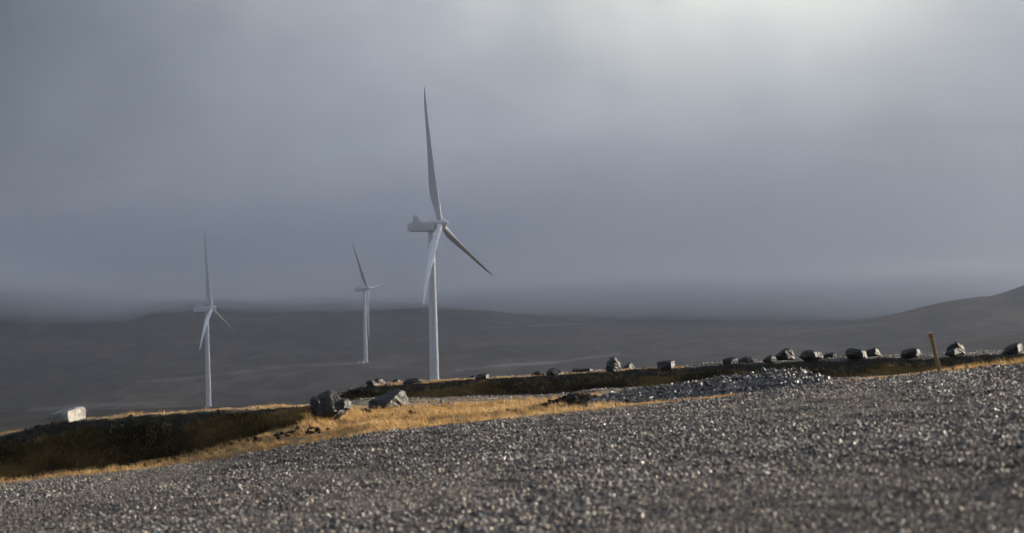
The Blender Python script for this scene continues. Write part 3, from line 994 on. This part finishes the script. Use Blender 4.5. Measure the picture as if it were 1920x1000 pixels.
# the row of boulders on the far berm. (crop, outline, ridge, thickness, depth range, label)
GB = "boulders along the top of the far bank"
ca = (670, 690, 7.385); cb = (980, 655, 6.4); cc = (1340, 640, 6.0); cd = (1660, 610, 7.385)
ROW = [
    (ca, [(118, 180), (160, 165), (215, 165), (255, 200), (310, 240), (250, 270), (140, 272), (130, 230)], [(205, 190, .22), (235, 255, .25)], .2, 'g',
     "jagged grey boulder at the far bank's left end, in front of a paler one", 0),
    (ca, [(215, 185), (240, 155), (310, 140), (350, 155), (375, 190), (395, 222), (340, 232), (230, 232)], [(290, 165, .2), (270, 215, .22)], .3, 'g',
     "pale grey boulder tucked behind the jagged boulder at the far bank's left end", 2.2),
    (ca, [(485, 190), (500, 170), (550, 152), (590, 160), (620, 185), (628, 215), (600, 224), (485, 220)], [(560, 165, .12), (550, 215, .14)], .2, 'g',
     "small grey boulder between the jagged pair and the dark twin-humped boulder", 2.5),
    (ca, [(628, 210), (650, 185), (700, 155), (760, 160), (800, 142), (850, 152), (885, 170), (880, 200), (850, 240), (640, 265)], [(740, 200, .2), (700, 250, .2), (840, 180, .1)], .3, 'd',
     "dark twin-humped boulder just left of the nearest turbine's tower", 0),
    (ca, [(1550, 130), (1570, 115), (1610, 105), (1660, 105), (1660, 165), (1552, 165)], [(1600, 130, .1)], .2, 'd',
     "small black rock peeping out left of a blocky dark boulder", 2.5),
    (ca, [(1615, 170), (1655, 95), (1700, 82), (1790, 80), (1825, 88), (1820, 130), (1812, 190), (1790, 208), (1640, 208)], [(1780, 100, .28), (1790, 190, .28), (1660, 150, .2)], .25, 'd',
     "blocky black boulder alone right of the nearest tower", 0),
    (cb, [(85, 320), (140, 275), (180, 262), (250, 268), (268, 290), (262, 310), (150, 325)], [(200, 285, .1)], .3, 'd',
     "low flat dark rock behind the hunched boulder", 2.5),
    (cb, [(262, 345), (290, 280), (320, 240), (352, 224), (385, 250), (440, 252), (485, 262), (480, 300), (450, 345), (330, 352)], [(350, 270, .2), (400, 320, .22)], .3, 'd',
     "hunched dark boulder with a low flat rock behind its left side", 0),
    (cb, [(582, 275), (600, 238), (700, 240), (800, 226), (845, 232), (842, 270), (810, 282), (600, 286)], [(808, 235, .25), (810, 272, .25), (620, 262, .2)], .2, 'd',
     "long low dark slab lying between the hunched and the egg-shaped boulders", 2.0),
    (cb, [(992, 230), (1010, 160), (1050, 105), (1080, 87), (1115, 95), (1165, 160), (1175, 220), (1150, 275), (1060, 288), (1015, 270)], [(1100, 120, .25), (1150, 180, .2), (1080, 260, .3), (1020, 200, .2)], .3, 'g',
     "tall egg-shaped boulder standing upright on the far bank", 0),
    (cb, [(1178, 240), (1220, 205), (1270, 165), (1310, 168), (1345, 215), (1335, 240), (1240, 250)], [(1275, 185, .2), (1265, 235, .22)], .2, 'g',
     "small slanted boulder behind the right side of the egg-shaped boulder", 2.2),
    (cb, [(1605, 255), (1615, 155), (1700, 140), (1780, 138), (1822, 135), (1830, 190), (1825, 215), (1780, 270), (1640, 285)], [(1775, 150, .32), (1785, 235, .3), (1640, 250, .28)], .25, 'd',
     "square dark boulder with an upright bright right edge, above the crushed rock heap", 0),
    (cc, [(85, 210), (130, 190), (200, 178), (245, 188), (258, 215), (225, 262), (140, 272), (100, 262)], [(200, 215, .22), (170, 260, .2)], .25, 'd',
     "dark boulder left of a paler-faced boulder near the bank's middle", 0),
    (cc, [(262, 215), (300, 185), (355, 170), (400, 178), (438, 215), (430, 240), (280, 240)], [(375, 190, .18), (372, 230, .2)], .25, 'g',
     "rounded boulder with a bright right face, just right of a dark boulder", 1.5),
    (cc, [(540, 215), (580, 180), (640, 150), (675, 172), (698, 200), (680, 225), (570, 235)], [(640, 175, .2), (620, 220, .2)], .2, 'd',
     "small pointed dark boulder in front of a bigger peaked one", 0),
    (cc, [(680, 165), (730, 125), (780, 85), (850, 80), (890, 130), (903, 190), (880, 206), (700, 208)], [(790, 110, .2), (830, 190, .2), (720, 180, .15)], .3, 'd',
     "large peaked dark boulder behind a small pointed one", 2.0),
    (cc, [(938, 180), (990, 110), (1050, 100), (1110, 104), (1190, 122), (1222, 185), (1180, 205), (1060, 222), (990, 205)], [(1110, 125, .25), (1140, 190, .28), (1020, 180, .2)], .3, 'g',
     "broad rough boulder with a bright ragged right side, left of a low black rock", 0),
    (cc, [(1222, 165), (1250, 140), (1310, 128), (1362, 126), (1370, 160), (1360, 178), (1240, 184)], [(1300, 150, .12)], .25, 'd',
     "low black rock between two broad boulders on the far bank", 2.2),
    (cc, [(1465, 125), (1495, 85), (1560, 78), (1650, 92), (1690, 110), (1722, 160), (1715, 190), (1640, 210), (1520, 210), (1480, 170)], [(1660, 110, .25), (1675, 185, .25), (1520, 150, .28)], .3, 'd',
     "broad layered boulder overlapping a peaked one on its right", 0),
    (cc, [(1695, 115), (1740, 90), (1800, 68), (1840, 88), (1884, 150), (1830, 156), (1720, 152)], [(1805, 85, .2), (1805, 145, .22)], .2, 'g',
     "peaked boulder with a bright right face behind the broad layered boulder", 2.2),
    (cd, [(218, 400), (240, 355), (300, 330), (360, 310), (430, 315), (475, 345), (488, 390), (470, 430), (300, 462), (222, 450)], [(430, 330, .25), (430, 430, .25), (270, 410, .2)], .3, 'd',
     "smooth dark boulder left of the wooden post", 0),
    (cd, [(830, 355), (860, 300), (990, 225), (1030, 260), (1085, 295), (1115, 355), (1040, 362), (840, 375)], [(1000, 240, .22), (1020, 330, .22)], .25, 'd',
     "big split boulder right of the wooden post, behind a smaller one", 0.9),
    (cd, [(828, 390), (850, 370), (930, 345), (990, 310), (1055, 375), (1050, 395), (1000, 430), (900, 436), (850, 415)], [(950, 340, .16), (960, 410, .2)], .15, 'g',
     "smaller boulder with a pale top leaning on the big split boulder right of the post", -0.1),
    (cd, [(1605, 400), (1650, 320), (1720, 270), (1815, 245), (1880, 250), (1900, 300), (1895, 360), (1830, 400), (1640, 415)], [(1830, 270, .2), (1840, 380, .22), (1680, 370, .2)], .3, 'd',
     "dark humped boulder at the far right end of the bank", 0),
]
for i, (cr_, ol, rg, th, mk, lab, behind) in enumerate(ROW):
    o2 = crop(*cr_, ol); r2 = crop(*cr_, rg)
    cx = sum(p[0] for p in o2) / len(o2)
    by = max(p[1] for p in o2)
    dc = float(np.interp((cx - 960) / FPX, BERM1[0], BERM1[1]))
    dd = dc + 0.25 + behind
    # let the underside sink a little into the ground where it stands
    gz = at(cx, by, dd).z
    gx = (cx - 960) / FPX * dd
    ground = float(ground_h(np.array([gx]), np.array([dd]))[0])
    sink = max(0.0, (gz - ground) / dd * FPX) + 1.0
    mid = sum(p[1] for p in o2) / len(o2)
    o2 = [(p[0], p[1] + (sink if p[1] > mid + 0.55 * (by - mid) else 0)) for p in o2]
    make_rock("boulder", [(o2, dd, r2, th)], M_rock_dark if mk == 'd' else M_rock_grey, lab, GB, 10 + i, 1, 1.15, 0.8 if i % 3 == 0 else 0.0, 44)

# ------------------------------------------------------------------ leaning wooden post
pt_top = at(1744.0, 625.0, 44.6); pt_bot = at(1763.5, 704.0, 44.6)
ax = (pt_top - pt_bot); ln = ax.length; ax.normalize()
root = bpy.data.objects.new("marker_post", None); COL.objects.link(root)
root.location = pt_bot
zx = ax; yx = Vector((0, 1, 0)); yx = (yx - zx * yx.dot(zx)).normalized(); xx = yx.cross(zx)
rotm = Matrix((xx, yx, zx)).transposed() @ Matrix.Rotation(rad(16), 3, 'Z')
root.rotation_euler = rotm.to_euler()
tag(root, "leaning ochre wooden post with a red reflector at the gravel's far edge", "post")


def bevel_box(name, sx, sy, z0, z1, mat, parent, off=(0, 0, 0), bev=0.006):
    bm = bmesh.new()
    bmesh.ops.create_cube(bm, size=1.0)
    for v in bm.verts:
        v.co = Vector((v.co.x * sx + off[0], v.co.y * sy + off[1], z0 + (v.co.z + 0.5) * (z1 - z0)))
    if bev:
        bmesh.ops.bevel(bm, geom=list(bm.edges), offset=bev, segments=2, affect='EDGES', profile=0.5)
    me = bpy.data.meshes.new(name); bm.to_mesh(me); bm.free()
    me.materials.append(mat)
    return link(name, me, parent)


bevel_box("post", 0.050, 0.050, -0.15, ln, M_post, root)
bevel_box("reflector", 0.040, 0.006, ln - 0.080, ln - 0.02, M_red, root, (0, -0.0285, 0), 0.002)
bevel_box("cap", 0.054, 0.054, ln + 0.001, ln + 0.010, M_offwhite, root, (0, 0, 0), 0.003)


# ------------------------------------------------------------------ wind turbines
HUB_H = 77.0


def loft(rings, closed=True, cap=True):
    n = len(rings[0])
    V = [p for r in rings for p in r]
    F = []
    for i in range(len(rings) - 1):
        for j in range(n):
            k = (j + 1) % n
            F.append((i * n + j, i * n + k, (i + 1) * n + k, (i + 1) * n + j))
    if cap:
        F.append(tuple(range(n))[::-1]); F.append(tuple(range((len(rings) - 1) * n, len(rings) * n)))
    return V, F


def pymesh(name, V, F, mat, smooth=True, angle=None):
    me = bpy.data.meshes.new(name); me.from_pydata(V, [], F); me.update()
    bm = bmesh.new(); bm.from_mesh(me)
    bmesh.ops.recalc_face_normals(bm, faces=bm.faces)
    if angle:
        for e in bm.edges:
            if len(e.link_faces) == 2 and e.calc_face_angle(0) > rad(angle):
                e.smooth = False
    for f in bm.faces: f.smooth = smooth
    bm.to_mesh(me); bm.free()
    me.materials.append(mat)
    return me


def circle(r, z, n=48):
    return [(r * math.cos(2 * math.pi * k / n), r * math.sin(2 * math.pi * k / n), z) for k in range(n)]


# tower: three tapering sections with slight flange rings
rings = []
zt = HUB_H - 3.0
for z, r in [(-3, 2.12), (0, 2.12), (18, 1.98), (44, 1.70), (zt, 1.36)]:
    rings.append(circle(r, z))
me_tower = pymesh("tower", *loft(rings), M_white, True, 40)

# nacelle: rounded box along x
def rrect(x, hw, z0, z1, r, n=6):
    pts = []
    cy, cz = hw - r, (z1 - z0) / 2 - r
    zm = (z0 + z1) / 2
    for (sy, sz, a0) in ((1, 1, 0), (-1, 1, 90), (-1, -1, 180), (1, -1, 270)):
        for k in range(n + 1):
            a = rad(a0 + 90 * k / n)
            pts.append((x, sy * cy + r * math.cos(a), zm + sz * cz + r * math.sin(a)))
    return pts


N0, N1 = -3.05, 1.35
rings = [rrect(-10.6, 1.05, -2.1, 0.2, 0.45), rrect(-10.35, 1.35, -2.45, 0.55, 0.5), rrect(-9.5, 1.85, -2.95, 1.15, 0.55), rrect(-9.2, 1.92, N0, 1.22, 0.55),
         rrect(-5, 1.98, N0, N1, 0.5), rrect(1.6, 1.98, N0, N1 + 0.1, 0.5), rrect(2.35, 1.95, N0 + 0.05, N1 + 0.1, 0.5)]
me_nac = pymesh("nacelle", *loft(rings), M_white, True, 35)
rings = [rrect(2.352, 1.7, -2.2, 1.5, 0.9), rrect(2.75, 1.6, -2.0, 1.5, 0.9)]
me_neck = pymesh("nacelle_neck", *loft(rings), M_darkmetal, True, 35)


def prism_y(pts, y0, y1):
    """polygon in x,z extruded along y"""
    n = len(pts)
    V = [(x, y0, z) for x, z in pts] + [(x, y1, z) for x, z in pts]
    F = [tuple(range(n)), tuple(range(n, 2 * n))[::-1]] + [(j, (j + 1) % n, n + (j + 1) % n, n + j) for j in range(n)]
    return V, F


def join(parts):
    V = []; F = []
    for v, f in parts:
        b = len(V); V += v; F += [tuple(q + b for q in p) for p in f]
    return V, F


plate = [(-7.6, 1.2), (-7.6, 3.75), (-6.85, 4.0), (-3.9, 0.95), (-2.95, 0.1), (-2.95, -0.75), (-6.4, -0.8), (-7.3, 0.25)]
me_cool = pymesh("cooler", *join([prism_y(plate, -2.12, -2.0), prism_y(plate, 2.0, 2.12),
                                  prism_y([(-7.5, 3.60), (-6.9, 3.85), (-6.9, 3.97), (-7.5, 3.72)], -1.998, 1.998)]), M_white, False)
me_rad = pymesh("radiator", *prism_y([(-7.45, 1.3), (-7.15, 1.3), (-7.15, 3.58), (-7.45, 3.58)], -1.95, 1.95), M_darkmetal, False)
me_mast = pymesh("sensor_mast", *loft([[(0.05 * math.cos(a), 0.05 * math.sin(a), z) for a in np.linspace(0, 6.283, 9)[:-1]] for z in (0, 1.5)]), M_darkmetal, True, 40)
me_hatch = pymesh("roof_hatch", *loft([rrect(0, .28, 0, .38, .08), rrect(.6, .28, 0, .38, .08)]), M_darkmetal, True, 40)

# hub, along +x in rotor space; blade axis at x = 0
prof = [(-1.75, 1.85), (-1.72, 2.0), (-1.0, 2.06), (0, 2.08), (0.9, 2.02), (1.7, 1.85), (2.4, 1.55), (3.0, 1.15), (3.4, 0.75), (3.62, 0.38), (3.7, 0.05)]
rings = [[(x, r * math.cos(2 * math.pi * k / 40), r * math.sin(2 * math.pi * k / 40)) for k in range(40)] for x, r in prof]
me_hub = pymesh("hub", *loft(rings), M_white, True, 50)

# blade along +z, leading edge to +x (feathered), pre-bent upwind
R = 60.0
stations = [(1.6, 2.5, 1.0), (3.0, 2.45, 1.0), (5.0, 2.55, 0.88), (7.5, 3.0, 0.66), (10.5, 3.55, 0.48), (13.5, 3.85, 0.39), (17, 3.75, 0.33), (22, 3.25, 0.28),
            (28, 2.6, 0.25), (34, 2.1, 0.22), (40, 1.72, 0.20), (46, 1.38, 0.19), (51, 1.12, 0.18), (55, 0.85, 0.18), (57.3, 0.55, 0.18), (59.3, 0.30, 0.2), (60.0, 0.10, 0.3)]


def blade_ring(r, c, tc, n=28):
    pts = []
    circ = max(0.0, min(1.0, (tc - 0.36) / 0.6))
    le = 1.22 + (0.0 if r < 6 else -0.0085 * (r - 6) ** 1.05)          # straight leading edge
    twist = rad(14) * max(0.0, 1 - r / 45.0) ** 2
    bend = 0.9 * (r / R) + 2.2 * (r / R) ** 2
    for k in range(n):
        a = 2 * math.pi * k / n
        xc = 0.5 * (1 + math.cos(a))                                    # 1 = leading edge
        s = 1 - xc
        th = 5 * tc * (0.2969 * math.sqrt(max(s, 0)) - 0.126 * s - 0.3516 * s * s + 0.2843 * s ** 3 - 0.1036 * s ** 4) * c
        yt = th if math.sin(a) >= 0 else -th * 0.75
        ye = 0.5 * tc * c * math.sin(a)
        y = circ * ye + (1 - circ) * yt
        x = le - c * s
        x0 = le - 0.35 * c
        xr = x0 + (x - x0) * math.cos(twist) - y * math.sin(twist)
        yr = (x - x0) * math.sin(twist) + y * math.cos(twist)
        pts.append((xr + bend, yr, r))
    return pts


me_blade = pymesh("blade", *loft([blade_ring(*s) for s in stations]), M_white, True, 60)
TILT = rad(6.5)


def turbine(label):
    root = bpy.data.objects.new("wind_turbine", None); COL.objects.link(root)
    tag(root, label, "wind turbine", "wind turbines on the moor")
    link("tower", me_tower, root)
    nac = link("nacelle", me_nac, root, (0, 0, HUB_H))
    link("nacelle_neck", me_neck, nac)
    link("cooler", me_cool, nac)
    link("radiator", me_rad, nac)
    link("sensor_mast", me_mast, nac, (-7.2, -1.2, 3.8))
    link("sensor_mast", me_mast, nac, (-7.2, 0.3, 3.8))
    link("roof_hatch", me_hatch, nac, (0.4, -0.6, 1.42))
    hub = link("hub", me_hub, root, (4.35, 0, HUB_H + 0.1))
    for k in range(3):
        b = link("blade", me_blade, hub)
        b.rotation_euler = (rad(120 * k), 0, 0)
    return root


def copy_tree(o, parent=None):
    c = o.copy(); COL.objects.link(c); c.parent = parent
    for ch in list(o.children):
        copy_tree(ch, c)
    return c


def place(root, base, yaw, phase, label=None):
    root.location = base
    root.rotation_euler = (0, 0, rad(yaw))
    if label: root['label'] = label
    for ch in root.children:
        if ch.name.startswith("hub"):
            ch.rotation_euler = (Matrix.Rotation(-TILT, 3, 'Y') @ Matrix.Rotation(rad(-phase), 3, 'X')).to_euler()


T1 = turbine("nearest and largest white turbine, its tower foot hidden behind the boulder bank")
T2 = copy_tree(T1); T3 = copy_tree(T1)


def base_from_hub(px, py, d):
    """turbine base whose hub centre is seen at px, py"""
    return at(px, py, d) - Vector((0, 0, HUB_H + 0.1))


b1 = base_from_hub(808.0, 420.5, 1240.0)
place(T1, b1, -17.3, -7.7)
b2 = base_from_hub(387.5, 578.0, 2240.0)
place(T2, b2, -14.0, -4.0, "left white turbine, hazy, its tower rising behind the dark bank by the pale block")
b3 = base_from_hub(683.0, 541.5, 2980.0)
place(T3, b3, -19.0, -37.0, "farthest and smallest white turbine, whole tower in view with cabins at its foot")
for b in (b1, b2, b3):
    print("base", tuple(round(q, 1) for q in b), "ground", float(far_z(np.array([b.x / b.y]), np.array([b.y]))[0]))

# small white cabins at the far turbine's foot
def cabin(px, py, d, sx, sy, h, label, slope):
    p = at(px, py, d)
    r = bpy.data.objects.new("cabin", None); COL.objects.link(r)
    p.z = float(far_z(np.array([p.x / p.y]), np.array([p.y]))[0])
    r.location = p; r.rotation_euler = (0, 0, rad(-20))
    tag(r, label, "cabin", "cabins at the far turbine")
    bevel_box("body", sx, sy, -0.8, h, M_offwhite, r, bev=0.08)
    V, F = prism_y([(-sx / 2 - .15, h + .004), (sx / 2 + .15, h + .004), (sx / 2 + .15, h + .15), (0, h + slope), (-sx / 2 - .15, h + .15)], -sy / 2 - .1, sy / 2 + .1)
    link("roof", pymesh("roof", V, F, M_offwhite, False), r)
    dm = bevel_box("door", 0.9, 0.05, 0.1, min(2.0, h - .15), M_darkmetal, r, (-sx * .2, -sy / 2 - .03, 0), 0.01)


cabin(672.0, 677, 2950, 2.6, 2.2, 1.9, "small white cabin standing apart, left of its neighbour by the far turbine", 0.5)
cabin(679.0, 677, 2950, 3.4, 2.4, 2.3, "small white cabin nearer the far turbine's tower foot", 0.7)

# ------------------------------------------------------------------ low cloud on the hills
FOGPX = np.arange(-660, 2581, 24.0)
low = rail([(-1250, 770), (0, 760), (100, 725), (200, 665), (280, 607), (420, 584), (760, 582), (850, 588), (1000, 600), (1200, 614), (1350, 626), (1500, 636), (1640, 640), (1800, 640), (2000, 630), (3170, 630)], 4800.0, FOGPX)
tip = rail([(-1250, 500), (0, 505), (150, 530), (280, 556), (760, 556), (900, 530), (1200, 520), (1500, 520), (1800, 505), (3170, 480)], 3750.0, FOGPX)
topr = rail([(-1250, 370), (0, 355), (500, 300), (960, 255), (3170, 240)], 5750.0, FOGPX)
nC = len(FOGPX)
rowsB = []; rowsT = []
K = 40
for k in range(K + 1):
    s = k / K
    d = 3750 + (5750 - 3750) * s
    ub = tip[0] * (1 - s) + low[0] * s
    zb_tip = tip[2]; zb_low = low[2]
    sb = (d - 3750) / (4800 - 3750)
    zb = np.where(sb < 1, zb_tip + (zb_low - zb_tip) * min(sb, 1.0), zb_low - (d - 4800) * 0.02)
    x = ub * d
    wob = sstep(0.0, 0.12, s)
    zb = zb + wob * (13 * fbm(x / 300, d / 420, 4))
    zt_ = tip[2] + (on(ub, topr)[1] - tip[2]) * (0.55 * s + 0.45 * s ** 4) + wob * 10 * fbm(x / 500 + 7, d / 600, 3)
    zt_ = np.maximum(zt_, zb + 0.05 + 20 * s)
    rowsB.append(np.stack([x, np.full(nC, d), zb], 1)); rowsT.append(np.stack([x, np.full(nC, d), zt_], 1))
B = np.array(rowsB); Tt = np.array(rowsT)
zmax_fog = float(Tt[:, :, 2].max())
Vf = np.concatenate([B.reshape(-1, 3), Tt.reshape(-1, 3)])
nb = (K + 1) * nC
gf = grid_faces(K + 1, nC)
ii = np.arange(nb).reshape(K + 1, nC)
side = []
for a, b in ((ii[0, :-1], ii[0, 1:]), (ii[-1, 1:], ii[-1, :-1]), (ii[1:, 0], ii[:-1, 0]), (ii[:-1, -1], ii[1:, -1])):
    side.append(np.stack([a, b, b + nb, a + nb], 1))
Ff = np.concatenate([gf[:, ::-1], gf + nb] + side)
M_cloud = bpy.data.materials.new("cloud_air"); M_cloud.use_nodes = True
t = NT(M_cloud.node_tree)
pv = t.n('ShaderNodeVolumePrincipled', {'Color': (0.83, 0.885, 0.955, 1), 'Density': 0.0024, 'Anisotropy': 0.6})
t.n('ShaderNodeOutputMaterial', {'Volume': pv.outputs[0]})
me = mesh_np("low_cloud", Vf, Ff, None, [M_cloud], True)
bm = bmesh.new(); bm.from_mesh(me); bmesh.ops.recalc_face_normals(bm, faces=bm.faces); bm.to_mesh(me); bm.free()
fo = link("low_cloud", me)
tag(fo, "low grey cloud hiding the tops of the hills", "cloud", kind='stuff')

# unseen cloud volume added right of view, outside the haze, to block valley sun
M_sun_block = bpy.data.materials.new("sun_block_air"); M_sun_block.use_nodes = True
t = NT(M_sun_block.node_tree)
pv = t.n('ShaderNodeVolumePrincipled', {'Color': (0.90, 0.93, 0.98, 1), 'Density': 0.0070, 'Anisotropy': 0.8})
t.n('ShaderNodeOutputMaterial', {'Volume': pv.outputs[0]})
bm = bmesh.new()
bmesh.ops.create_icosphere(bm, subdivisions=5, radius=1.0)
for v in bm.verts:
    p = v.co.copy()
    k = 1 + 0.12 * mnoise.noise(p * 3.0) + 0.06 * mnoise.noise(p * 7.0)
    q = Vector([math.copysign(abs(c_) ** 0.55, c_) for c_ in p]) * k
    v.co = Vector((2420 + q.x * 190, 4900 + q.y * 3150, 640 + q.z * 480))
me = bpy.data.meshes.new("sun_block_cloud"); bm.to_mesh(me); bm.free(); me.materials.append(M_sun_block)
cb_o = link("sun_block_cloud", me)
tag(cb_o, "unseen cloud volume added off to the right to dim the sun over the valley", "cloud", kind='stuff')

# ------------------------------------------------------------------ haze
M_haze = bpy.data.materials.new("haze_air"); M_haze.use_nodes = True
t = NT(M_haze.node_tree)
pv = t.n('ShaderNodeVolumePrincipled', {'Color': (0.52, 0.565, 0.655, 1), 'Density': 0.00012, 'Anisotropy': 0.82})
t.n('ShaderNodeOutputMaterial', {'Volume': pv.outputs[0]})
zlo = min(float(ZZ2.min()), float(ZZ.min())) - 1.0
zhi = max(float(ZZ2.max()), 115.0, zmax_fog) + 6.0
bm = bmesh.new(); bmesh.ops.create_cube(bm, size=1.0)
for v in bm.verts:
    v.co = Vector((v.co.x * 3900, -60 + (v.co.y + 0.5) * 7300, zlo + (v.co.z + 0.5) * (zhi - zlo)))
me = bpy.data.meshes.new("haze"); bm.to_mesh(me); bm.free(); me.materials.append(M_haze)
hz = link("haze", me)
tag(hz, "thin grey haze filling the air over the moor", "haze", kind='stuff')
print("haze z", zlo, zhi, "moor", ZZ2.min(), ZZ2.max(), "fog top", zmax_fog)
